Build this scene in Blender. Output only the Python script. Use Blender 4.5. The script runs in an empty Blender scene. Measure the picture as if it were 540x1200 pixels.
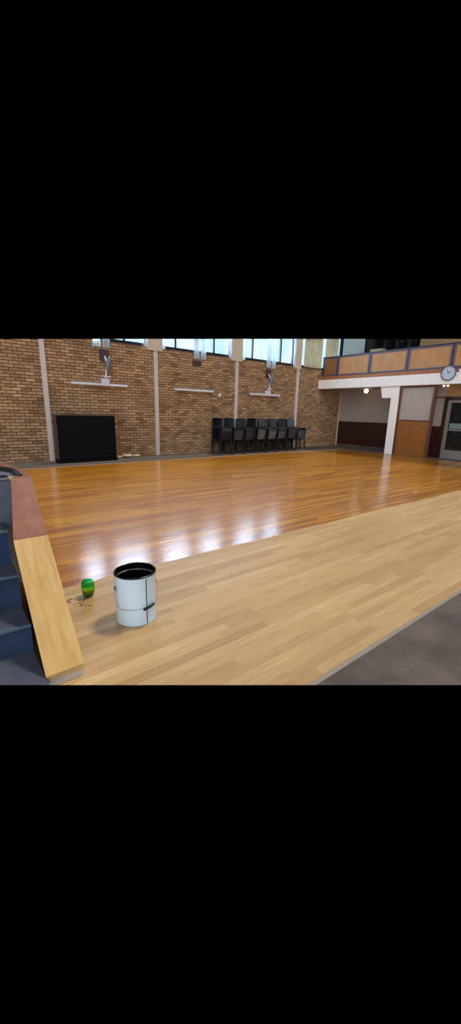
import bpy, bmesh, math, random
from mathutils import Vector, Matrix
import numpy as np
random.seed(7)
sc = bpy.context.scene
C = bpy.data.collections.new('hall'); sc.collection.children.link(C)

# ------------------------------------------------------------------ camera
F, YAW, PITCH, ROLL, H = 441.7, 0.67035744, 0.25997468, -0.0244513, 1.5
fw = Vector((math.sin(YAW)*math.cos(PITCH), math.cos(YAW)*math.cos(PITCH), -math.sin(PITCH)))
rt = Vector((math.cos(YAW), -math.sin(YAW), 0)); dn = fw.cross(rt)
c_, s_ = math.cos(ROLL), math.sin(ROLL)
R0 = c_*rt + s_*dn; D0 = -s_*rt + c_*dn
cam_d = bpy.data.cameras.new('camera'); cam = bpy.data.objects.new('camera', cam_d); C.objects.link(cam)
cam.matrix_world = Matrix(((R0.x, -D0.x, -fw.x, 0), (R0.y, -D0.y, -fw.y, 0), (R0.z, -D0.z, -fw.z, H), (0, 0, 0, 1)))
cam_d.sensor_fit = 'HORIZONTAL'; cam_d.sensor_width = 36; cam_d.lens = F/540*36
cam_d.clip_start = .05; cam_d.clip_end = 100
sc.camera = cam
sc.view_settings.view_transform = 'Standard'; sc.view_settings.look = 'None'
w = bpy.data.worlds.new('world'); sc.world = w; w.use_nodes = True
w.node_tree.nodes['Background'].inputs[0].default_value = (0, 0, 0, 1)
w.node_tree.nodes['Background'].inputs[1].default_value = 0

# ------------------------------------------------------------------ materials
def lin(c):
    if isinstance(c, str):
        c = [int(c[i:i+2], 16)/255 for i in (0, 2, 4)]
    return tuple((x/12.92 if x <= .04045 else ((x+.055)/1.055)**2.4) for x in c) + (1,)
class NT:
    def __init__(s, name):
        s.m = bpy.data.materials.new(name); s.m.use_nodes = True; s.t = s.m.node_tree; s.t.nodes.clear()
        s.out = s.n('ShaderNodeOutputMaterial')
    def n(s, typ, **kw):
        nd = s.t.nodes.new(typ)
        for k, v in kw.items():
            if k in ('operation', 'data_type', 'blend_type', 'noise_dimensions', 'offset', 'offset_frequency', 'squash', 'interpolation_type', 'feature'):
                setattr(nd, k, v)
        return nd
    def l(s, a, b): s.t.links.new(a, b)
    def pos(s):
        return s.n('ShaderNodeTexCoord').outputs['Object']
    def math(s, op, a, b=None):
        nd = s.n('ShaderNodeMath', operation=op)
        for i, x in enumerate((a, b)):
            if x is None: continue
            if isinstance(x, (int, float)): nd.inputs[i].default_value = x
            else: s.l(x, nd.inputs[i])
        return nd.outputs[0]
    def comb(s, x, y, z=0):
        nd = s.n('ShaderNodeCombineXYZ')
        for i, v in enumerate((x, y, z)):
            if isinstance(v, (int, float)): nd.inputs[i].default_value = v
            else: s.l(v, nd.inputs[i])
        return nd.outputs[0]
    def sep(s, v):
        nd = s.n('ShaderNodeSeparateXYZ'); s.l(v, nd.inputs[0]); return nd.outputs
    def noise(s, v, scale, detail=3, rough=.5):
        nd = s.n('ShaderNodeTexNoise'); s.l(v, nd.inputs['Vector'])
        nd.inputs['Scale'].default_value = scale; nd.inputs['Detail'].default_value = detail; nd.inputs['Roughness'].default_value = rough
        return nd.outputs[0]
    def ramp(s, f, stops):
        nd = s.n('ShaderNodeValToRGB'); s.l(f, nd.inputs[0]); e = nd.color_ramp.elements
        while len(e) < len(stops): e.new(.5)
        for i, (p, c) in enumerate(stops):
            e[i].position = p; e[i].color = lin(c) if not isinstance(c, (int, float)) else (c, c, c, 1)
        return nd.outputs[0]
    def mix(s, f, a, b, mode='MIX'):
        nd = s.n('ShaderNodeMix', data_type='RGBA', blend_type=mode)
        for k, x in ((0, f), (6, a), (7, b)):
            if isinstance(x, (int, float)): nd.inputs[k].default_value = x if k == 0 else (x, x, x, 1)
            elif isinstance(x, (str, tuple)): nd.inputs[k].default_value = lin(x)
            else: s.l(x, nd.inputs[k])
        return nd.outputs[2]
    def bsdf(s, col, rough=.6, bump=None, bstr=.3, bdist=.01, **kw):
        p = s.n('ShaderNodeBsdfPrincipled')
        if isinstance(col, (str, tuple)): p.inputs['Base Color'].default_value = lin(col)
        else: s.l(col, p.inputs['Base Color'])
        if isinstance(rough, (int, float)): p.inputs['Roughness'].default_value = rough
        else: s.l(rough, p.inputs['Roughness'])
        if bump is not None:
            b = s.n('ShaderNodeBump'); b.inputs['Strength'].default_value = bstr; b.inputs['Distance'].default_value = bdist
            s.l(bump, b.inputs['Height']); s.l(b.outputs[0], p.inputs['Normal'])
        for k, v in kw.items(): p.inputs[k.replace('_', ' ')].default_value = v
        s.l(p.outputs[0], s.out.inputs[0]); return p

def plain(name, col, rough=.6, var=.08, scale=8, **kw):
    t = NT(name); n = t.noise(t.pos(), scale)
    c = lin(col)
    nd = t.ramp(n, [(.3, 1-var), (.7, 1+var*.3)])
    t.bsdf(t.mix(1, col, nd, 'MULTIPLY'), rough, **kw); return t.m

def brick_mat(name, dark=1.0):
    t = NT(name); x, y, z = t.sep(t.pos())
    v = t.comb(t.math('ADD', x, y), z)
    b = t.n('ShaderNodeTexBrick', offset=.5, offset_frequency=2); t.l(v, b.inputs['Vector'])
    for k, q in (('Scale', 1), ('Mortar Size', .009), ('Mortar Smooth', .3), ('Bias', 0), ('Brick Width', .24), ('Row Height', .083)):
        b.inputs[k].default_value = q
    b.inputs['Color1'].default_value = (0, 0, 0, 1); b.inputs['Color2'].default_value = (1, 1, 1, 1); b.inputs['Mortar'].default_value = (.5, .5, .5, 1)
    c = t.ramp(b.outputs['Color'], [(0, '8c6a4a'), (.2, 'ad885e'), (.45, 'c49d70'), (.62, 'a27a56'), (.8, 'cfaa7c'), (1, 'b08660')])
    big = t.noise(t.comb(t.math('MULTIPLY', x, .6), t.math('MULTIPLY', z, 1.4)), 1.5, 4, .6)
    c = t.mix(1, c, t.ramp(big, [(.3, .72*dark), (.7, 1.05*dark)]), 'MULTIPLY')
    fine = t.noise(t.comb(x, t.math('MULTIPLY', z, 3), y), 14, 4, .7)
    c = t.mix(1, c, t.ramp(fine, [(.3, .8), (.7, 1.1)]), 'MULTIPLY')
    c = t.mix(b.outputs['Fac'], c, '3a2d26')
    h = t.math('SUBTRACT', 1.0, b.outputs['Fac'])
    t.bsdf(c, .9, bump=h, bstr=.6, bdist=.012); return t.m

def board_mat(name, cols, rough, width=.088, length=1.15, gloss=False, axis='x', seam='6a4a28'):
    t = NT(name); x, y, z = t.sep(t.pos())
    row = t.math('FLOOR', t.math('DIVIDE', y, width))
    wn = t.n('ShaderNodeTexWhiteNoise', noise_dimensions='1D'); t.l(row, wn.inputs['W'])
    xo = t.math('ADD', x, t.math('MULTIPLY', wn.outputs['Value'], 7.3))
    col = t.math('FLOOR', t.math('DIVIDE', xo, length))
    w2 = t.n('ShaderNodeTexWhiteNoise', noise_dimensions='2D'); t.l(t.comb(row, col), w2.inputs['Vector'])
    rnd = w2.outputs['Value']
    n = len(cols)
    c = t.ramp(rnd, [(i/(n-1), q) for i, q in enumerate(cols)])
    g = t.noise(t.comb(t.math('MULTIPLY', xo, 1.2), t.math('MULTIPLY', y, 22), rnd), 3, 5, .65)
    c = t.mix(1, c, t.ramp(g, [(.3, .80), (.7, 1.08)]), 'MULTIPLY')
    g2 = t.noise(t.comb(t.math('MULTIPLY', x, .35), t.math('MULTIPLY', y, .9)), 1.6, 4, .6)
    c = t.mix(1, c, t.ramp(g2, [(.3, .84), (.7, 1.06)]), 'MULTIPLY')
    fy = t.math('FRACT', t.math('DIVIDE', y, width)); fx = t.math('FRACT', t.math('DIVIDE', xo, length))
    ey = t.math('LESS_THAN', fy, .03); ex = t.math('LESS_THAN', fx, .004)
    e = t.math('MAXIMUM', ey, ex)
    c = t.mix(t.math('MULTIPLY', e, .45), c, seam)
    if gloss:
        st = t.noise(t.comb(t.math('MULTIPLY', x, 1.1), t.math('MULTIPLY', y, 10), 0), 2.2, 4, .6)
        r = t.math('ADD', t.math('MULTIPLY', st, .16), rough-.08)
        hb = t.math('ADD', t.math('MULTIPLY', st, 1.0), t.math('MULTIPLY', rnd, .5))
        p = t.bsdf(c, .45, bump=hb, bstr=.14, bdist=.012)
        p.inputs['Specular IOR Level'].default_value = .15
        p.inputs['Coat Weight'].default_value = .85; t.l(r, p.inputs['Coat Roughness'])
        t.l(p.inputs['Normal'].links[0].from_socket, p.inputs['Coat Normal'])
    else:
        t.bsdf(c, rough, bump=g, bstr=.05)
    return t.m

def wood_mat(name, a, b, rough=.5, sc_=(1, 12, 12), scale=3, **kw):
    t = NT(name); x, y, z = t.sep(t.pos())
    n = t.noise(t.comb(t.math('MULTIPLY', x, sc_[0]), t.math('MULTIPLY', y, sc_[1]), t.math('MULTIPLY', z, sc_[2])), scale, 5, .6)
    t.bsdf(t.ramp(n, [(.3, a), (.7, b)]), rough, **kw); return t.m

def carpet_mat(name, a, b, scale=1.6):
    t = NT(name); p = t.pos(); n = t.noise(p, scale, 6, .7); f = t.noise(p, 160, 2)
    c = t.ramp(n, [(.32, a), (.68, b)])
    c = t.mix(1, c, t.ramp(f, [(.3, .8), (.7, 1.15)]), 'MULTIPLY')
    t.bsdf(c, .95, bump=f, bstr=.4, bdist=.004); return t.m

def emis(name, col, s):
    t = NT(name); e = t.n('ShaderNodeEmission'); e.inputs[0].default_value = lin(col); e.inputs[1].default_value = s
    t.l(e.outputs[0], t.out.inputs[0]); return t.m

M = {}
M['brick'] = brick_mat('tan_brick', 1.1)
M['varnish'] = board_mat('wet_varnished_boards', ['ac660e', 'c07a12', 'd08c18', 'b47010', 'e09e22', '9c580a'], .16, width=.072, gloss=True, seam='5a2c0c')
M['raw'] = board_mat('bare_sanded_boards', ['d0ac76', 'd6b37e', 'c6a06a', 'dab884', 'cfab74', 'c09a66', 'd3b07a'], .5, width=.072, length=1.2, seam='a07e52')
M['carpet'] = carpet_mat('worn_grey_carpet', '4f4744', '766b64', 1.6)
M['strip'] = carpet_mat('grey_brown_carpet', '524840', '6b5f54', 2)
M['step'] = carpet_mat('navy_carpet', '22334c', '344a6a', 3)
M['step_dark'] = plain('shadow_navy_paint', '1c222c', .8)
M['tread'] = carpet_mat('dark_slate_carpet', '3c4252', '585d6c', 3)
M['platform'] = carpet_mat('light_slate_carpet', '5c606c', '72747f', 3)
M['stringer'] = plain('pale_painted_wood', 'c8bba6', .6)
M['cap'] = wood_mat('honey_timber', 'c79a55', 'e0bd7c', .45, (9, 1.2, 1.2), 3)
M['redcap'] = wood_mat('red_stained_timber', '844f3e', 'a36d58', .45, (2, 2, 2), 5)
M['white'] = plain('white_paint', 'd9d0c4', .6)
M['cream'] = plain('cream_paint', 'd8c7aa', .6)
M['beam'] = plain('cream_beam_paint', 'fffaf0', .6)
M['wall'] = plain('off_white_wall', 'b3a69c', .7)
M['wall_dim'] = plain('balcony_tan_wall', 'b08c60', .7)
M['wains'] = wood_mat('dark_brown_wainscot', '2e150d', '43221a', .4, (1, 3, .6), 4)
M['panelwood'] = wood_mat('orange_brown_veneer', '84501e', 'a0662c', .4, (1, 2, 8), 2)
M['frame_wood'] = wood_mat('brown_timber_frame', '553320', '6c452c', .5)
M['tan'] = wood_mat('tan_infill_board', 'b37f48', 'c8945a', .5, (1, 1, 1), 3)
M['tan_dark'] = wood_mat('brown_infill_board', '86552f', '9b663a', .5, (1, 1, 1), 3)
M['rail'] = plain('purple_grey_metal', '625569', .45)
M['rail_dark'] = plain('dark_metal', '2e262c', .45)
M['fascia'] = wood_mat('russet_fascia', '9a5f38', 'b07044', .5, (1, 1, 8), 2)
M['alu'] = plain('dark_window_metal', '23262f', .4)
M['door_frame'] = plain('grey_door_metal', '8f8680', .4)
M['black'] = plain('black_cabinet_skin', '07090e', .6, Specular_IOR_Level=.15)
M['blackside'] = plain('worn_brown_edge', '4a3d36', .6)
t = NT('dark_grey_ribbed_shell'); x, y, z = t.sep(t.pos())
fr = t.math('FRACT', t.math('DIVIDE', z, .052)); n = t.noise(t.pos(), 5)
c = t.mix(t.math('LESS_THAN', fr, .22), t.ramp(n, [(.3, '596064'), (.7, '747b7e')]), '23272a'); t.bsdf(c, .4); M['chair_shell'] = t.m
M['chair_leg'] = plain('black_chair_metal', '101113', .45)
M['chair_seat'] = plain('black_seat', '1c1e20', .6)
M['batten'] = plain('white_enamel', 'e2e3ea', .35)
M['galv'] = plain('grey_metal', '6f737c', .45)
M['plate'] = plain('dark_plate', '4d3a35', .7)
M['drape'] = plain('pale_blue_drape', 'dde8ea', .9, scale=3)
M['curtain'] = plain('cream_drape', 'e6dec2', .9, var=.2, scale=2)
M['clock_face'] = plain('clock_face', 'c9d2da', .5)
M['clock_rim'] = plain('clock_rim', '5e6672', .35)
M['tin'] = plain('white_tin', 'd6effc', .3, var=.03, scale=4, Coat_Weight=.3)
M['tin_black'] = plain('black_lacquer', '08080a', .3)
M['tin_seam'] = plain('grey_seam', '5b646e', .4)
M['wire'] = plain('wire', '8a949c', .35, Metallic=.8)
M['paper'] = plain('crumpled_paper', 'cdbb98', .9)
M['drip'] = plain('brown_varnish_drip', '6b4028', .3)
M['box'] = plain('cardboard', 'b5ad84', .8)
M['lamp'] = emis('lit_globe', 'fff6e8', 6)
M['spot'] = emis('lit_spot', 'fff0d8', 2.5)
# outdoors seen through the windows: overcast sky with a hint of foliage
t = NT('overcast_daylight'); n = t.noise(t.pos(), .5, 1)
e = t.n('ShaderNodeEmission'); t.l(t.ramp(n, [(.35, 'f2f8ff'), (.55, 'd8f2fa'), (.75, 'b8e8ec')]), e.inputs[0]); e.inputs[1].default_value = 1.35
t.l(e.outputs[0], t.out.inputs[0]); M['sky'] = t.m
# thin glass
def glass(name, tint, fac=.08):
    t = NT(name); tr = t.n('ShaderNodeBsdfTransparent'); tr.inputs[0].default_value = lin(tint)
    g = t.n('ShaderNodeBsdfGlossy'); g.inputs['Roughness'].default_value = .05
    mx = t.n('ShaderNodeMixShader'); mx.inputs[0].default_value = fac
    t.l(tr.outputs[0], mx.inputs[1]); t.l(g.outputs[0], mx.inputs[2]); t.l(mx.outputs[0], t.out.inputs[0]); return t.m
M['glass'] = glass('window_glass', 'f4fafc')
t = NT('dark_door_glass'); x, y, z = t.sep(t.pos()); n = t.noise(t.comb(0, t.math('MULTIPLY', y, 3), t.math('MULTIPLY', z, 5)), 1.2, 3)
t.bsdf(t.ramp(n, [(.35, '0b1213'), (.6, '142222'), (.8, '263c3a')]), .15); M['door_glass'] = t.m  # greenish reflections are painted into the pane colour
t = NT('green_glass'); x, y, z = t.sep(t.pos())
cg = t.ramp(t.math('DIVIDE', z, .13), [(0, '1a7a1c'), (.2, '4aa820'), (.42, 'c0d828'), (.62, 'a8e030'), (.75, '3cd860'), (1, '28d868')])
p = t.bsdf(cg, .06); p.inputs['Transmission Weight'].default_value = .8; p.inputs['IOR'].default_value = 1.35
M['green'] = t.m
M['amber'] = plain('amber_varnish', 'a8b818', .2)

# ------------------------------------------------------------------ mesh helpers
def link(o, parent=None):
    C.objects.link(o)
    if parent is not None: o.parent = parent
    return o
def obj(name, bm, mat, parent=None, smooth=False, loc=None):
    bmesh.ops.recalc_face_normals(bm, faces=bm.faces)
    me = bpy.data.meshes.new(name); bm.to_mesh(me); bm.free()
    for mm in (mat if isinstance(mat, (list, tuple)) else [mat]): me.materials.append(mm)
    if smooth:
        for p in me.polygons: p.use_smooth = True
        me.set_sharp_from_angle(angle=math.radians(40))
    o = bpy.data.objects.new(name, me); link(o, parent)
    if loc: o.location = loc
    return o
def tag(o, label=None, cat=None, group=None, kind=None):
    if label: o['label'] = label
    if cat: o['category'] = cat
    if group: o['group'] = group
    if kind: o['kind'] = kind
    return o
def thing(name, label, cat, loc=(0, 0, 0), rz=0, group=None):
    o = bpy.data.objects.new(name, None); link(o); o.location = loc; o.rotation_euler = (0, 0, rz); o.empty_display_size = .1
    return tag(o, label, cat, group)
def box(bm, x0, x1, y0, y1, z0, z1, bev=0, mi=0):
    r = bmesh.ops.create_cube(bm, size=1)
    for v in r['verts']:
        v.co = Vector((x0+(v.co.x+.5)*(x1-x0), y0+(v.co.y+.5)*(y1-y0), z0+(v.co.z+.5)*(z1-z0)))
    fs = set(f for v in r['verts'] for f in v.link_faces)
    for f in fs: f.material_index = mi
    if bev:
        es = set(e for v in r['verts'] for e in v.link_edges)
        bmesh.ops.bevel(bm, geom=list(es), offset=bev, segments=2, affect='EDGES')
    return bm
def nb(): return bmesh.new()
def bx(*a, **k): return box(nb(), *a, **k)
def tube(bm, pts, r, seg=8):
    pts = [Vector(p) for p in pts]; rings = []
    rr = r if isinstance(r, (list, tuple)) else [r]*len(pts)
    up = None
    for i, p in enumerate(pts):
        d = (pts[min(i+1, len(pts)-1)]-pts[max(i-1, 0)]).normalized()
        a = d.orthogonal().normalized() if up is None else (up-d*up.dot(d)).normalized()
        up = a; b = d.cross(a)
        rings.append([bm.verts.new(p+(a*math.cos(2*math.pi*k/seg)+b*math.sin(2*math.pi*k/seg))*rr[i]) for k in range(seg)])
    for i in range(len(rings)-1):
        for k in range(seg):
            bm.faces.new((rings[i][k], rings[i][(k+1) % seg], rings[i+1][(k+1) % seg], rings[i+1][k]))
    bm.faces.new(rings[0][::-1]); bm.faces.new(rings[-1]); return bm
def lathe(bm, prof, seg=48, close=False):
    rings = []
    for r, z in prof:
        if r < 1e-6: rings.append([bm.verts.new((0, 0, z))])
        else: rings.append([bm.verts.new((r*math.cos(2*math.pi*k/seg), r*math.sin(2*math.pi*k/seg), z)) for k in range(seg)])
    for a, b in zip(rings[:-1], rings[1:]):
        for k in range(seg):
            q = [a[k % len(a)], a[(k+1) % len(a)], b[(k+1) % len(b)], b[k % len(b)]]
            q = list(dict.fromkeys(q))
            if len(q) > 2: bm.faces.new(q)
    return bm
def prism(bm, top, bottom):
    a = [bm.verts.new(p) for p in top]; b = [bm.verts.new(p) for p in bottom]
    bm.faces.new(a); bm.faces.new(b[::-1])
    for i in range(len(a)): bm.faces.new((a[i], b[i], b[(i+1) % len(a)], a[(i+1) % len(a)]))
    return bm
def sheet(bm, x0, x1, z0, z1, y, amp, folds, nz=6, ymode=True):
    """a pleated cloth hanging in the x-z plane, folded in y"""
    n = folds*8; g = []
    for j in range(nz+1):
        z = z0+(z1-z0)*j/nz
        g.append([bm.verts.new((x0+(x1-x0)*i/n, y+amp*math.sin(i/8*2*math.pi+.3*math.sin(j))+amp*.4*math.sin(i*.9), z)) for i in range(n+1)])
    for j in range(nz):
        for i in range(n): bm.faces.new((g[j][i], g[j][i+1], g[j+1][i+1], g[j+1][i]))
    r = bmesh.ops.solidify(bm, geom=list(bm.faces), thickness=.008); return bm

YB = 11.8      # brick wall face
XB = 14.4      # balcony front
SILL = 3.43
# ------------------------------------------------------------------ floor
def struct(name, bm, mat, parent=None, **k):
    o = obj(name, bm, mat, parent, **k)
    if parent is None: o['kind'] = 'structure'
    return o
# varnished part, its wet edge a little uneven
random.seed(3)
xs = [-2.5+i*.09 for i in range(188)]
xs = [x for x in xs if x < XB-.05]+[XB-.05]
edge = []; cur = 0
for i, x in enumerate(xs):
    if i % 5 == 0: cur = random.choice([0, 0, .012, -.010, .02])
    edge.append(3.205+cur+random.uniform(-.004, .004)-(x*.004))
def strip_floor(ys_low, ys_high):
    bm = nb(); a = [bm.verts.new((x, y, 0)) for x, y in zip(xs, ys_low)]; b = [bm.verts.new((x, y, 0)) for x, y in zip(xs, ys_high)]
    lo = [bm.verts.new((v.co.x, v.co.y, -.05)) for v in a]; hi = [bm.verts.new((v.co.x, v.co.y, -.05)) for v in b]
    for i in range(len(xs)-1):
        bm.faces.new((a[i], a[i+1], b[i+1], b[i])); bm.faces.new((lo[i+1], lo[i], hi[i], hi[i+1]))
        bm.faces.new((a[i+1], a[i], lo[i], lo[i+1])); bm.faces.new((b[i], b[i+1], hi[i+1], hi[i]))
    bm.faces.new((a[0], b[0], hi[0], lo[0])); bm.faces.new((a[-1], lo[-1], hi[-1], b[-1]))
    return bm
EDGE_Y = 10.42
struct('floor', strip_floor(edge, [EDGE_Y]*len(xs)), M['varnish'])
struct('floor', strip_floor([1.145]*len(xs), edge), M['raw'])
struct('floor', bx(-2.5, XB, -2, 1.115, -.05, -.002), M['carpet'])
struct('trim_1', bx(-2.5, XB-.05, 1.115, 1.145, -.05, .004), plain('pale_edge_strip', '9a9184', .5))
struct('floor', bx(-2.5, 18, EDGE_Y+.025, YB, -.05, .004), M['strip'])
struct('trim_2', bx(-2.5, XB-.05, EDGE_Y, EDGE_Y+.025, -.05, .007), plain('pale_board_edge', 'b8a68a', .5))
struct('floor', bx(XB-.05, 18, 2.5, EDGE_Y+.025, -.05, .003), M['strip'])

# ------------------------------------------------------------------ brick wall with its windows
struct('wall_back', bx(-2.5, 16.6, YB, YB+.25, -.05, SILL), M['brick'])
CAPS = [(2.42, 2.95), (5.80, 6.33), (9.18, 9.71), (12.60, 12.98)]
PIL = [(2.655, 2.775), (6.045, 6.165), (9.42, 9.54), (12.80, 12.93)]
TOP = 5.3
struct('wall_back_upper', bx(-2.5, 3.45, YB, YB+.25, SILL, TOP), M['brick'])
for i, ((a, b), (c, d)) in enumerate(zip(CAPS, PIL)):
    o = struct('pilaster', bx(c, d, YB-.04, YB, 0, SILL-.08), M['white'])
    if i: struct('pilaster_head', bx(a, b, YB-.07, YB+.25, SILL-.10, TOP), M['cream'])
    else: struct('pilaster_head', bx(c, d, YB-.04, YB, SILL-.08, TOP), M['cream'])
def window(n, x0, x1, mull):
    r = bpy.data.objects.new('window_%d' % n, None); link(r); r['kind'] = 'structure'; r.location = (0, 0, 0)
    t = .065; bm = nb(); y0, y1 = YB+.02, YB+.09
    box(bm, x0, x1, y0-.03, y1, SILL, SILL+.085); box(bm, x0, x1, y0, y1, TOP-.06, TOP)
    for x in [x0+t/2, x1-t/2]+mull: box(bm, x-t/2, x+t/2, y0, y1, SILL+.085, TOP-.06)
    obj('window_frame', bm, M['alu'], r)
    e = [x0+t]+mull+[x1-t]
    for a, b in zip(e[:-1], e[1:]):
        a += t/2 if a in mull else 0; b -= t/2 if b in mull else 0
        obj('window_pane', bx(a, b, YB+.05, YB+.056, SILL+.085, TOP-.06), M['glass'], r)
window(1, 3.45, 5.80, [3.9, 5.08]); window(2, 6.33, 9.18, [6.87, 8.44]); window(3, 9.71, 12.55, [10.27, 11.80])
window(4, 12.98, 17.7, [15.75])
struct('sky_backdrop', bx(2, 19, YB+1.2, YB+1.25, 2.8, 6.5), M['sky'])
struct('wall_back_sill', bx(3.45, 16.6, YB+.0, YB+.12, SILL-.001, SILL+.012), M['alu'])

# drapes hanging between the windows
def drape(x0, x1, z0, folds, label, mat, group=None):
    z1 = TOP; o = obj('curtain', sheet(nb(), x0, x1, z0, z1, YB-.09, .022, folds), M[mat], smooth=True)
    return tag(o, label, 'curtain', group)
for i, (xc, where) in enumerate(((4.33, 'over the wall light left of the others'), (7.78, 'over the middle wall light'), (11.20, 'above the wall light nearest the balcony'))):
    for k, (a, b) in enumerate(((-.26, -.03), (.03, .25))):
        drape(xc+a, xc+b, 3.23, 3, ('left' if k == 0 else 'right')+' strip of pale blue curtain '+where, 'drape', 'pale blue curtain strips')
    # dark backing between the two strips
for x, l in ((6.36, 'thin pale curtain strip at the left end of the middle window'), (9.10, 'thin pale curtain strip at the right end of the middle window'), (9.75, 'thin pale curtain strip at the left end of the third window'),
             (12.52, 'thin pale curtain strip at the right end of the third window'), (5.72, 'thin pale curtain strip at the right end of the first window')):
    drape(x-.07, x+.07, 3.40, 1, l, 'drape', 'thin curtain strips at window ends')
drape(13.12, 14.28, 3.45, 8, 'cream pleated curtain in the corner left of the balcony', 'curtain')
drape(14.50, 15.35, 3.45, 6, 'cream pleated curtain on the wall behind the first balcony panel', 'curtain')

# ------------------------------------------------------------------ wall lights
def wall_light(x0, x1, label, kind):
    xm = (x0+x1)/2; r = thing('wall_light', label, 'light', (xm, YB-.12, 2.2), 0, 'white batten lights on the brick wall'); L = (x1-x0)/2
    obj('tube_housing', bx(-L, L, -.035, .035, -.028, .028, bev=.008), M['batten'], r)
    obj('light_tube', tube(nb(), [(-L+.02, -.03, -.035), (L-.02, -.03, -.035)], .014), M['white'], r)
    if kind:
        dx = kind
        mt = obj('mount', bx(dx-.13, dx+.09, -.04, .10, .028, .16, bev=.012), M['batten'], r)
        obj('bracket_plate', bx(dx-.12, dx+.14, .06, .118, .66, .98), M['plate'], r)
        obj('rod', tube(nb(), [(dx-.02, -.01, .15), (dx, -.03, .35), (dx+.03, -.03, .62), (dx+.02, .06, .8)], .022), M['batten'], r)
        bm = nb(); lathe(bm, [(0, -.25), (.05, -.2), (.10, -.05), (.105, .08), (.06, .2), (0, .25)], 16)
        for v in bm.verts: v.co = Vector((v.co.x*.8+dx+.07+v.co.z*.15, v.co.y*.5-.05, v.co.z+.55))
        obj('motor_housing', bm, M['galv'], r, smooth=True)
        obj('clamp', bx(dx-.08, dx+.13, -.06, .0, .20, .24, bev=.006), M['batten'], mt)
    else:
        obj('bracket_plate', bx(-.02, .30, .06, .118, .82, .98), M['plate'], r)
        for s in (-1, 1): obj('clip', bx(s*L*.7-.03, s*L*.7+.03, .03, .118, -.03, .03), M['galv'], r)
wall_light(3.38, 5.06, 'white batten light on a grey bracket above the black cabinet', .18)
wall_light(6.72, 8.34, 'plain white batten light in the middle bay with no hanging bracket', 0)
wall_light(10.06, 11.72, 'white batten light on a grey bracket above the stacked chairs', .2)
r = thing('wall_sensor', 'small round white sensor with dark centre right of the middle wall light', 'sensor', (8.72, YB, 2.08))
bm = nb(); lathe(bm, [(0, .06), (.05, .055), (.07, .03), (.075, 0), (0, 0)], 24); bmesh.ops.rotate(bm, verts=bm.verts, matrix=Matrix.Rotation(math.pi/2, 3, 'X'))
obj('housing', bm, M['batten'], r, smooth=True)
bm = nb(); lathe(bm, [(0, .072), (.022, .068), (.026, .05), (0, .05)], 16); bmesh.ops.rotate(bm, verts=bm.verts, matrix=Matrix.Rotation(math.pi/2, 3, 'X'))
obj('lens', bm, M['tin_black'], r, smooth=True)

# ------------------------------------------------------------------ black cabinet
r = thing('cabinet', 'large black box-shaped cabinet standing against the brick wall', 'cabinet', (3.545, 11.1, 0.004))
W2 = .82
obj('front_panel', bx(-W2+.03, W2, 0, .03, .12, 1.29, bev=.006), M['black'], r)
obj('body', bx(-W2, W2, .03, .2, .04, 1.295, bev=.01), M['black'], r)
obj('side_edge', bx(-W2-.012, -W2+.022, -.005, .19, .10, 1.30, bev=.004), M['blackside'], r)
obj('base', bx(-W2-.03, W2+.02, -.04, .30, 0, .105, bev=.01), M['black'], r)
obj('top_edge', bx(-W2-.01, W2+.005, -.008, .21, 1.29, 1.312), M['blackside'], r)
obj('seam', bx(-W2+.1, W2-.1, -.006, 0.0, .135, .145), M['alu'], r)

# paper scraps
for i, (x, y, s, l) in enumerate(((4.62, 11.52, .09, 'crumpled pale paper scrap on the carpet nearest the black cabinet'), (4.9, 11.6, .13, 'largest crumpled pale paper scrap at the foot of the brick wall'), (5.22, 11.62, .10, 'crumpled pale paper scrap on the carpet nearest the second pilaster'))):
    bm = nb(); bmesh.ops.create_icosphere(bm, subdivisions=2, radius=s)
    for v in bm.verts: v.co *= random.uniform(.7, 1.15); v.co.z *= .45; v.co.x *= 1.4
    mz = min(v.co.z for v in bm.verts)
    for v in bm.verts: v.co.z -= mz
    tag(obj('paper_scrap', bm, M['paper'], loc=(x, y, .004)), l, 'litter', 'crumpled scraps by the brick wall')

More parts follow.
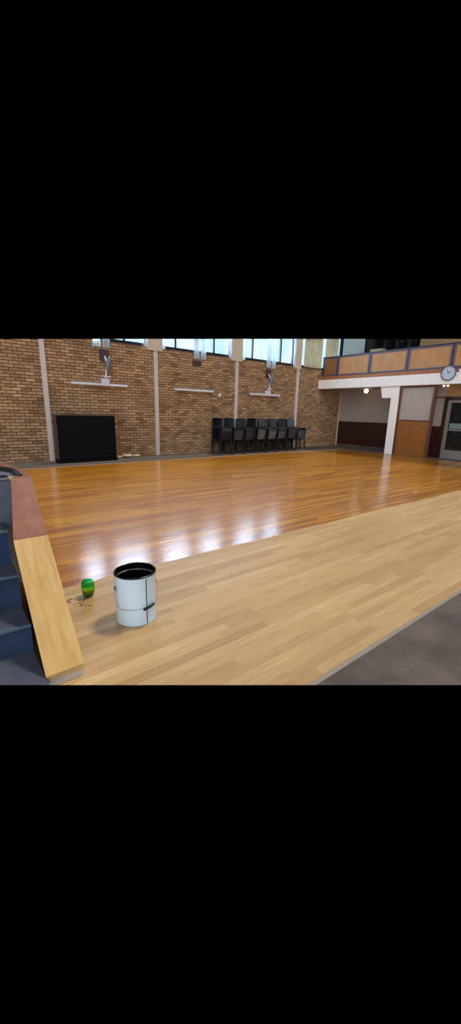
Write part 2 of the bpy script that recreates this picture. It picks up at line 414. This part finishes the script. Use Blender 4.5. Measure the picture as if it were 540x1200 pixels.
# ------------------------------------------------------------------ chairs
def curved_back(z0, z1, w0, w1, y, th=.012, n=8, m=6, bow=.035, lean=.06):
    bm = nb(); g = []
    for j in range(m+1):
        q = j/m; wd = w0+(w1-w0)*q; z = z0+(z1-z0)*q
        if j == m: wd -= .03
        g.append([bm.verts.new((wd*(i/n-.5), y-lean*q-bow*(1-(2*i/n-1)**2), z-(.02 if j == m and i in (0, n) else 0))) for i in range(n+1)])
    for j in range(m):
        for i in range(n): bm.faces.new((g[j][i], g[j][i+1], g[j+1][i+1], g[j+1][i]))
    bmesh.ops.solidify(bm, geom=list(bm.faces), thickness=th); return bm
def make_chair(name, label, cat, shell, seat, leg, group):
    r = thing(name, label, cat, (0, 0, 0), 0, group)
    obj('backrest', curved_back(.50, .82, .37, .47, -.17), shell, r, smooth=True)
    bm = nb(); n = 8; g = []
    prof = [(-.19, .475), (-.12, .452), (0, .445), (.12, .45), (.2, .452), (.235, .43)]
    for j, (y, z) in enumerate(prof):
        wd = .40+.04*j/5
        g.append([bm.verts.new((wd*(i/n-.5), y, z+.02*abs(2*i/n-1)**2)) for i in range(n+1)])
    for j in range(len(prof)-1):
        for i in range(n): bm.faces.new((g[j][i], g[j][i+1], g[j+1][i+1], g[j+1][i]))
    bmesh.ops.solidify(bm, geom=list(bm.faces), thickness=.02)
    obj('seat', bm, seat, r, smooth=True)
    for s in (-1, 1):
        obj('leg', tube(nb(), [(s*.235, -.235, 0), (s*.222, -.19, .44), (s*.215, -.20, .60), (s*.225, -.225, .78)], .021, 6), leg, r)
        obj('leg', tube(nb(), [(s*.24, .225, 0), (s*.215, .19, .43)], .019, 6), leg, r)
        obj('side_rail', tube(nb(), [(s*.219, -.19, .435), (s*.215, .19, .43)], .012, 6), leg, r)
    return r
chair0 = make_chair('stacking_chair', 'x', 'chair', M['chair_shell'], M['chair_seat'], M['chair_leg'], 'g')
used = [False]
def dup(root, loc, rz, label, group):
    r = root.copy(); C.objects.link(r); r.location = loc; r.rotation_euler = (0, 0, rz); r['label'] = label; r['group'] = group
    for ch in root.children:
        c = ch.copy(); C.objects.link(c); c.parent = r
    return r
def put(loc, rz, label, group):
    if not used[0]:
        used[0] = True; chair0.location = loc; chair0.rotation_euler = (0, 0, rz); chair0['label'] = label; chair0['group'] = group; return chair0
    return dup(chair0, loc, rz, label, group)
ordn = ['leftmost', 'second from the left', 'third from the left', 'fourth from the left', 'fourth from the right', 'third from the right', 'second from the right', 'rightmost']
lev = {3: ['bottom', 'middle', 'topmost'], 8: ['lowest', 'second', 'third', 'fourth', 'fifth', 'sixth', 'second-highest', 'topmost']}
xf = [8.30, 8.87, 9.43, 10.00, 10.56, 11.12, 11.69, 12.25]
xr = [8.58, 9.14, 9.70, 10.27, 10.84, 11.41, 11.98, 12.52]
def stack(x, y, rz, n, dz, name, group):
    for k in range(n):
        put((x+random.uniform(-.006, .006), y, .004+k*dz), rz+random.uniform(-.02, .02), lev[n][k]+' grey shell chair in the '+name+' stack', group)
for i in range(8):
    stack(xf[i], 11.025, random.uniform(-.04, .04), 3, .052, ordn[i]+' front', 'stacking chairs in the front row of stacks')
    stack(xr[i], 11.52, math.pi+random.uniform(-.03, .03), 8, .064, ordn[i]+' back', 'stacking chairs in the back row against the wall')

# ------------------------------------------------------------------ balcony side
struct('wall_right', bx(16, 16.15, 2.5, YB, -.0, 2.6), M['wall'])
struct('trim_3', bx(15.96, 16, 7, YB, .10, 1.18), M['wains'])
struct('baseboard_right', bx(15.94, 16, 7, YB, .004, .10), M['strip'])
struct('trim_4', bx(15.93, 15.99, YB-.06, YB, 0, 2.6), M['cream'])
struct('balcony_beam', bx(14.28, 14.55, 2.5, YB, 2.6, 2.97), M['beam'])
struct('ceiling', bx(14.55, 18, 2.5, YB, 2.6, 2.97), M['wall'])
struct('balcony_fascia', bx(14.38, 14.5, 2.5, YB, 2.97, 3.12), M['fascia'])
# column and its corbel
struct('pillar', bx(XB-.02, XB+.32, 7.93, 8.25, 0, 2.6, bev=.01), M['beam'])
bm = nb(); prism(bm, [(XB-.03, 7.93, 2.6), (XB+.3, 7.93, 2.6), (XB+.3, 8.72, 2.6), (XB-.03, 8.72, 2.6)], [(XB-.03, 7.93, 2.17), (XB+.3, 7.93, 2.17), (XB+.3, 8.62, 2.17), (XB-.03, 8.62, 2.17)])
struct('pillar_corbel', bm, M['beam'])
# partition panel right of the column
r = bpy.data.objects.new('partition', None); link(r); r['kind'] = 'structure'
obj('lower_panel', bx(XB+.04, XB+.09, 6.66, 7.85, .004, 1.33), M['panelwood'], r)
obj('upper_panel', bx(XB+.05, XB+.08, 6.66, 7.85, 1.36, 2.53), M['wall'], r)
bm = nb(); box(bm, XB, XB+.12, 7.85, 7.925, .004, 2.6); box(bm, XB, XB+.12, 6.58, 6.66, .004, 2.6); box(bm, XB, XB+.12, 6.66, 7.85, 2.53, 2.6); box(bm, XB+.02, XB+.10, 6.66, 7.85, 1.33, 1.36)
obj('frame', bm, M['frame_wood'], r)
# door wall
XD = 15.0
struct('wall_door', bx(XD, XD+.12, 6.46, 7.85, 0, 2.6), M['wall'])
struct('wall_door_lintel', bx(XD, XD+.12, 3.9, 6.46, 2.17, 2.6), M['wall_dim'])
struct('trim_5', bx(XD-.03, XD, 6.46, 7.0, .004, 1.16), M['wains'])
struct('trim_6', bx(XD-.02, XD, 3.9, 7.0, 2.17, 2.22), M['frame_wood'])
r = bpy.data.objects.new('door_1', None); link(r); r['kind'] = 'structure'
obj('door_jamb', box(bx(XD-.05, XD+.1, 6.34, 6.46, .004, 2.17), XD-.05, XD+.1, 5.0, 6.34, 2.09, 2.17), M['wains'], r)
bm = nb(); box(bm, XD-.03, XD+.03, 6.22, 6.34, .01, 2.09); box(bm, XD-.03, XD+.03, 5.1, 5.22, .01, 2.09); box(bm, XD-.03, XD+.03, 5.22, 6.22, 2.0, 2.09); box(bm, XD-.03, XD+.03, 5.22, 6.22, .01, .32)
obj('door_frame', bm, M['door_frame'], r)
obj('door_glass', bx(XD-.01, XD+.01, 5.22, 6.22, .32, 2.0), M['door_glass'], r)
obj('door_rail', bx(XD-.03, XD-.01, 5.22, 6.22, 1.02, 1.07), M['door_frame'], r)
obj('door_poster', bx(XD-.02, XD-.012, 5.5, 6.18, 1.09, 1.28), plain('pale_green_card', '7c928c', .6), r)
# balustrade
rr = thing('balcony_railing', 'balcony railing of tan panels in purple-grey metal frames', 'railing', (XB+.06, 11.75, 3.12))
ys = [11.72, 10.95, 9.38, 7.80, 6.22, 4.64, 3.1]
for i, (a, b) in enumerate(zip(ys[:-1], ys[1:])):
    ya, yb = a-11.75-.03, b-11.75+.03
    p = obj('panel_board', bx(-.01, .015, yb+.05, ya-.05, .06, .74), M['tan_dark' if i == 0 else 'tan'], rr)
    if i == 0: p['label'] = 'darker brown panel'
    bm = nb()
    box(bm, -.025, .02, ya-.055, ya, .02, .78); box(bm, -.025, .02, yb, yb+.055, .02, .78)
    box(bm, -.025, .02, yb+.055, ya-.055, .02, .075); box(bm, -.025, .02, yb+.055, ya-.055, .735, .78)
    pf = obj('panel_frame', bm, M['rail'], rr); p.parent = pf
for y in ys: obj('post', bx(-.02, .03, y-11.75-.028, y-11.75+.028, 0, .78), M['rail_dark'], rr)
obj('top_rail', bx(-.035, .04, ys[-1]-11.75, .02, .78, .83, bev=.008), M['rail_dark'], rr)
# balcony room
struct('balcony_floor', bx(14.55, 18, 2.5, YB, 2.97, 3.0), M['strip'])
struct('balcony_tier', bx(15.7, 18, 2.5, YB, 3.0, 3.45), M['strip'])
struct('wall_balcony_rear', bx(17.7, 17.8, 2.5, 9.55, 3.45, TOP), M['wall_dim'])
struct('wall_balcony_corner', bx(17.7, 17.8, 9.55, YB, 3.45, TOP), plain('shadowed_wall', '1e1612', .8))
struct('trim_7', bx(15.35, 15.48, YB-.03, YB+.02, SILL, TOP), M['batten'])
struct('trim_8', bx(15.66, 15.84, YB-.03, YB+.03, SILL, TOP), M['alu'])
tag(obj('roller_blind', bx(15.86, 17.5, YB-.04, YB-.025, 3.46, TOP), plain('pale_blind', 'bcd0cf', .8)), 'pale blue-green blind drawn over the window behind the balcony', 'blind')
# dark high-backed chairs on the balcony tier
def balcony_chair(x, y, rz, label):
    r = thing('high_back_chair', label, 'chair', (x, y, 3.45), rz, 'dark chairs on the balcony')
    obj('backrest', curved_back(.48, 1.5, .46, .52, -.2, .05, bow=.05, lean=.1), M['tin_black'], r, smooth=True)
    obj('seat', bx(-.25, .25, -.2, .26, .40, .48, bev=.02), M['tin_black'], r)
    for sx in (-1, 1):
        for sy in (-1, 1): obj('leg', tube(nb(), [(sx*.22, sy*.2+.02, 0), (sx*.2, sy*.18+.02, .42)], .016, 6), M['chair_leg'], r)
for i, (y, n) in enumerate(((10.55, 'leftmost'), (9.98, 'second from left'), (9.42, 'third from left'), (8.86, 'rightmost'))):
    balcony_chair(16.5, y, math.pi/2, n+' of the dark high-backed chairs on the balcony')
bm = bx(-.16, .16, -.26, .26, 0, .30, bev=.006)
r = thing('carton', 'pale khaki carton standing on the balcony behind the railing', 'box', (15.45, 9.72, 3.0))
obj('pedestal', bx(-.18, .18, -.3, .3, 0, .86, bev=.01), M['tin_black'], r)
for v in bm.verts: v.co.z += .86
obj('box_body', bm, M['box'], r); obj('lid', bx(-.17, .17, -.27, .27, 1.16, 1.19), M['box'], r)
struct('trim_9', bx(XB+.08, XB+.14, 10.98-1.5, 11.02-1.5, 3.9, 3.91), M['rail_dark'])

# clock on the beam
r = thing('wall_clock', 'round wall clock with a pale face on the white balcony beam', 'clock', (14.28, 6.19, 2.95), 0)
def disc(prof, seg=48):
    bm = lathe(nb(), prof, seg); bmesh.ops.rotate(bm, verts=bm.verts, matrix=Matrix.Rotation(-math.pi/2, 3, 'Y')); return bm
obj('clock_rim', disc([(0, 0), (.245, 0), (.25, .04), (.235, .055), (.215, .045), (.215, .03), (0, .03)]), M['clock_rim'], r, smooth=True)
obj('clock_face', disc([(0, .034), (.214, .034), (.214, .030), (0, .030)]), M['clock_face'], r)
def hand(ang, L, wd):
    bm = bx(-.042, -.037, -wd, wd, -.03, L); bmesh.ops.rotate(bm, verts=bm.verts, matrix=Matrix.Rotation(ang, 3, 'X')); return bm
obj('hour_hand', hand(.9, .10, .008), M['tin_black'], r); obj('minute_hand', hand(-.4, .15, .005), M['tin_black'], r)
for k in range(12):
    b2 = bx(-.037, -.035, -.005, .005, .175, .20); bmesh.ops.rotate(b2, verts=b2.verts, matrix=Matrix.Rotation(k*math.pi/6, 3, 'X'))
    obj('hour_mark', b2, M['tin_black'], r)
r = thing('beam_lamp', 'small white lamp on the fascia at the right edge beside the clock', 'light', (14.38, 5.84, 3.02))
obj('bracket', bx(-.06, 0, -.03, .03, -.02, .02), M['rail_dark'], r)
obj('lamp_head', bx(-.12, -.06, -.05, .05, -.04, .05, bev=.015), M['batten'], r)
# globe under the balcony and spots
r = thing('ceiling_globe', 'lit round globe lamp under the balcony left of the pillar', 'light', (15.3, 9.97, 2.6))
bm = nb(); bmesh.ops.create_uvsphere(bm, u_segments=24, v_segments=16, radius=.085)
for v in bm.verts: v.co.z -= .09
obj('globe', bm, M['lamp'], r, smooth=True); obj('collar', lathe(nb(), [(0, 0), (.05, 0), (.05, -.02), (0, -.02)], 20), M['batten'], r)
r = thing('spotlight', 'pair of small lit spotlights under the beam above the glass door', 'light', (14.75, 6.42, 2.6))
for d in (-.07, .07):
    p = obj('lamp_head', lathe(nb(), [(0, 0), (.03, 0), (.035, -.05), (0, -.05)], 16), M['spot'], r); p.location = (0, d, 0)

# ------------------------------------------------------------------ stage steps in the left corner
st = thing('stage_steps', 'carpeted steps with a timber-capped side rising to a small platform at the left edge', 'steps', (0, 0, 0))
SX0, SX1 = -.75, .318
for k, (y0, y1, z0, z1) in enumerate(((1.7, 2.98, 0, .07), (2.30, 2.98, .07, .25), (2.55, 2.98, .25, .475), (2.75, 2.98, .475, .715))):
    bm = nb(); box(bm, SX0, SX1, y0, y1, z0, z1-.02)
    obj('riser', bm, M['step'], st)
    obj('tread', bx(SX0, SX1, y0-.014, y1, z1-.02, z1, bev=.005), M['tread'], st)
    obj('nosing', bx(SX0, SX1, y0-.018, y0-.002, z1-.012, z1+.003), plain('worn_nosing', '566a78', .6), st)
obj('platform_front', bx(SX0, .40, 2.985, 3.02, .66, 1.0), M['platform'], st)
top = [(-.75, 2.98), (.41, 2.98), (.47, 3.0), (.477, 3.355), (.409, 3.497), (.338, 3.646), (.1, 4.0), (-.75, 4.0)]
bm = nb(); prism(bm, [(x, y, 1.0) for x, y in top], [(x, y, .66) for x, y in top]); obj('platform_carpet', bm, M['platform'], st)
red = [(.395, 2.903), (.52, 2.903), (.534, 3.162), (.50, 3.617), (.461, 3.885), (.406, 4.266), (-.75, 4.27), (-.75, 4.02), (.1, 4.02), (.338, 3.66), (.414, 3.505), (.483, 3.36), (.476, 2.99), (.41, 2.965)]
def flat(poly, z0, z1): return prism(nb(), [(x, y, z1) for x, y in poly], [(x, y, z0) for x, y in poly])
obj('red_border', flat(red, .99, 1.026), M['redcap'], st)
tr = [(.455, 2.985), (.483, 3.0), (.487, 3.36), (.418, 3.51), (.34, 3.66), (.325, 3.645), (.402, 3.49), (.466, 3.345)]
obj('dark_trim', flat(tr, 1.0, 1.034), M['rail_dark'], st)
obj('pale_tile', flat([(.40, 2.99), (.452, 2.99), (.462, 3.12), (.405, 3.12)], 1.0, 1.008), M['box'], st)
obj('dark_bar', flat([(.2, 3.13), (.405, 3.13), (.40, 3.19), (.2, 3.19)], 1.0, 1.012), M['rail_dark'], st)
side = [(.46, 2.98), (.51, 2.98), (.51, 3.6), (.43, 3.88), (.38, 4.22), (-.75, 4.22), (-.75, 4.1), (.3, 4.1), (.36, 3.8), (.46, 3.5)]
obj('platform_side', flat(side, .0, .99), M['stringer'], st)
LB, RB, LM, RM, LT, RT = (.316, 1.979, .078), (.52, 1.979, .078), (.321, 2.579, .69), (.52, 2.579, .69), (.395, 2.903, 1.026), (.52, 2.903, 1.026)
dz = lambda p, d: (p[0], p[1], p[2]-d)
obj('timber_cap', prism(nb(), [LB, RB, RM, LM], [dz(p, .03) for p in (LB, RB, RM, LM)]), M['cap'], st)
obj('red_cap', prism(nb(), [LM, RM, RT, LT], [dz(p, .03) for p in (LM, RM, RT, LT)]), M['redcap'], st)
bm = nb()
prof = [(1.985, 0), (1.985, .048), (2.579, .655), (2.903, .99), (2.98, .99), (2.98, 0)]
prism(bm, [(.512, y, z) for y, z in prof], [(.41 if y > 2.85 else .326, y, z) for y, z in prof]); obj('stringer', bm, M['stringer'], st)
obj('inner_shade_sheet', prism(nb(), [(.326 if y < 2.85 else .409, y, z) for y, z in prof], [(.319 if y < 2.85 else .402, y, z) for y, z in prof]), M['step_dark'], st)  # dark sheet painting the shadow between steps and stringer

# ------------------------------------------------------------------ paint drum
BH, BR = .375, .1475
rz = math.atan2(-2.405, -1.036)    # local +x looks back toward where the photographer stood
dr = thing('paint_drum', 'open white tin drum with a black rim on the bare floorboards', 'drum', (1.036, 2.405, .001), rz)
obj('drum_wall', lathe(nb(), [(0, .006), (BR-.004, .006), (BR-.003, 0), (BR+.001, .004), (BR, .012), (BR, BH-.02), (BR+.002, BH-.012), (BR-.003, BH-.012), (BR-.003, .02), (0, .02)], 64), M['tin'], dr, smooth=True)
obj('lining', lathe(nb(), [(BR-.004, BH-.012), (BR-.0045, .03), (0, .028), (0, .024), (BR-.0035, .024), (BR-.0032, BH-.012)], 64), M['tin_black'], dr, smooth=True)
obj('rim', lathe(nb(), [(BR-.006, BH-.016), (BR-.007, BH-.004), (BR-.002, BH), (BR+.002, BH-.003), (BR+.003, BH-.010), (BR+.001, BH-.013), (BR-.006, BH-.016)], 64), M['tin_black'], dr, smooth=True)
obj('inner_bead', lathe(nb(), [(BR-.005, BH-.05), (BR-.010, BH-.055), (BR-.005, BH-.060)], 64), M['wire'], dr, smooth=True)
obj('contents', lathe(nb(), [(0, .10), (BR-.006, .10), (BR-.006, .095), (0, .095)], 48), M['tin_black'], dr)
def cyl(a, z, r=BR): return (r*math.cos(a), r*math.sin(a), z)
sa = math.asin(.48)
bm = nb(); tube(bm, [cyl(sa, z, BR+.0005) for z in (.008, .1, .2, .3, BH-.018)], .0042, 8); obj('seam', bm, M['tin_seam'], dr)
# bail handle hanging on the near side, its grip, and the two ears
pts = []
for k in range(25):
    q = k/24; a = -1.35+q*3.1
    pts.append(cyl(a, .262-.125*min(1, math.sin(math.pi*q)*2.2)**.7+.02*(q-.5), BR+.006))
hd = obj('handle', tube(nb(), pts, .0014, 6), M['wire'], dr)
ga = [.30, .44, .58, .72, .86]
gp = [Vector(cyl(a, .134+.03*(a-.37), BR+.014)) for a in ga]
obj('grip', tube(nb(), gp, .0105, 10), M['tin_black'], hd)
for a in (-1.32, 1.78):
    bm = nb(); b = lathe(bm, [(0, 0), (.016, 0), (.014, .010), (0, .012)], 16)
    bmesh.ops.rotate(bm, verts=bm.verts, matrix=Matrix.Rotation(math.pi/2, 3, 'Y')); bmesh.ops.rotate(bm, verts=bm.verts, matrix=Matrix.Rotation(a, 3, 'Z'))
    for v in bm.verts: v.co += Vector(cyl(a, .262, BR-.002))
    obj('ear', bm, M['tin_seam'], dr, smooth=True)
bm = nb()
for z0, z1, a0, a1 in ((.285, .29, -1.12, -1.0), (.27, .275, -1.12, -1.03), (.255, .26, -1.12, -.98), (.255, .29, -1.13, -1.105)):
    n = 4; g = [[bm.verts.new(cyl(a0+(a1-a0)*i/n, z, BR+.0012)) for i in range(n+1)] for z in (z0, z1)]
    for i in range(n): bm.faces.new((g[0][i], g[0][i+1], g[1][i+1], g[1][i]))
obj('printed_mark', bm, M['tin_black'], dr)

# ------------------------------------------------------------------ green glass
gl = thing('glass_tumbler', 'green stemless glass tumbler standing at the varnish edge', 'glass', (.852, 2.935, .001))
obj('glass_body', lathe(nb(), [(0, 0), (.030, 0), (.040, .012), (.050, .04), (.0535, .075), (.051, .105), (.046, .135), (.0435, .135), (.0485, .105), (.051, .075), (.0475, .042), (.037, .018), (0, .012)], 48), M['green'], gl, smooth=True)
obj('liquid', lathe(nb(), [(0, .014), (.036, .02), (.0465, .044), (.048, .062), (0, .062)], 32), M['amber'], gl, smooth=True)
random.seed(11)
for i in range(16):
    x, y = .68+random.random()*.2, 2.62+random.random()*.32
    if i < 5: x = .64+i*.02; y = 2.95+random.random()*.05
    s = random.uniform(.004, .013)
    bm = nb(); lathe(bm, [(0, .003), (.7, .0025), (1, 0), (0, 0)], 9)
    for v in bm.verts: v.co.x *= s*1.8; v.co.y *= s*random.uniform(.7, 1)
    tag(obj('varnish_drip', bm, M['drip'], loc=(x, y, .0005)), 'tiny brown varnish drip on the boards beside the green glass', 'drip', 'varnish drips beside the green glass')

# ------------------------------------------------------------------ light
def sun(name, direction, strength, angle, col):
    d = bpy.data.lights.new(name, 'SUN'); d.energy = strength; d.angle = math.radians(angle); d.color = lin(col)[:3]
    o = bpy.data.objects.new(name, d); C.objects.link(o)
    o.rotation_euler = Vector(direction).to_track_quat('Z', 'Y').to_euler(); return o
sun('side_daylight', (.44, .0, .90), 2.0, 10, 'fff4e4')
sun('overhead_fill', (.05, -.1, 1), .35, 150, 'dfe8ff')  # added ambient fill from above, stands for no seen source
sun('room_fill', (-.62, -.74, .34), 2.15, 80, 'f0f3ff')
for a, b in ((3.5, 4.08), (4.60, 5.75), (6.42, 7.50), (8.05, 9.02), (9.82, 10.92), (11.48, 12.42)):
    d = bpy.data.lights.new('window_daylight', 'AREA'); d.shape = 'RECTANGLE'; d.size = b-a; d.size_y = 1.35
    d.energy = 54*(b-a)*1.35; d.color = lin('cfe4ff')[:3]
    o = bpy.data.objects.new('window_daylight', d); C.objects.link(o); o.location = ((a+b)/2, YB+.3, 4.25)
    o.rotation_euler = (math.radians(-90), 0, 0)

# ------------------------------------------------------------------ the hall is modelled only as far as the photograph shows it:
# everything above the upper section plane and in front of the lower one is cut away
bpy.context.view_layer.update()
def section(v_px):
    a = R0*((0-270)/F)+D0*((v_px-600)/F)+fw; b = R0*((540-270)/F)+D0*((v_px-600)/F)+fw
    n = a.cross(b).normalized(); return n
n_top = section(397.3); n_bot = section(802.7)
if n_top.dot(D0) < 0: n_top = -n_top
if n_bot.dot(-D0) < 0: n_bot = -n_bot
O = Vector((0, 0, H))
kill = []
for o in list(C.objects):
    if o.type != 'MESH': continue
    mw = o.matrix_world; inv = mw.inverted()
    for n in (n_top, n_bot):
        ds = [(mw @ v.co-O).dot(n) for v in o.data.vertices]
        if not ds or min(ds) >= 0: continue
        if max(ds) <= 0: kill.append(o); break
        if o.data.users > 1: o.data = o.data.copy()
        bm = nb(); bm.from_mesh(o.data)
        co = inv @ O; no = (mw.to_3x3().transposed() @ n).normalized()
        r = bmesh.ops.bisect_plane(bm, geom=list(bm.verts)+list(bm.edges)+list(bm.faces), plane_co=co, plane_no=no, clear_inner=True)
        es = [g for g in r['geom_cut'] if isinstance(g, bmesh.types.BMEdge) and g.is_valid and g.is_boundary]
        if es:
            try: bmesh.ops.holes_fill(bm, edges=es, sides=0)
            except Exception: pass
        bm.to_mesh(o.data); bm.free()
for o in kill: bpy.data.objects.remove(o, do_unlink=True)
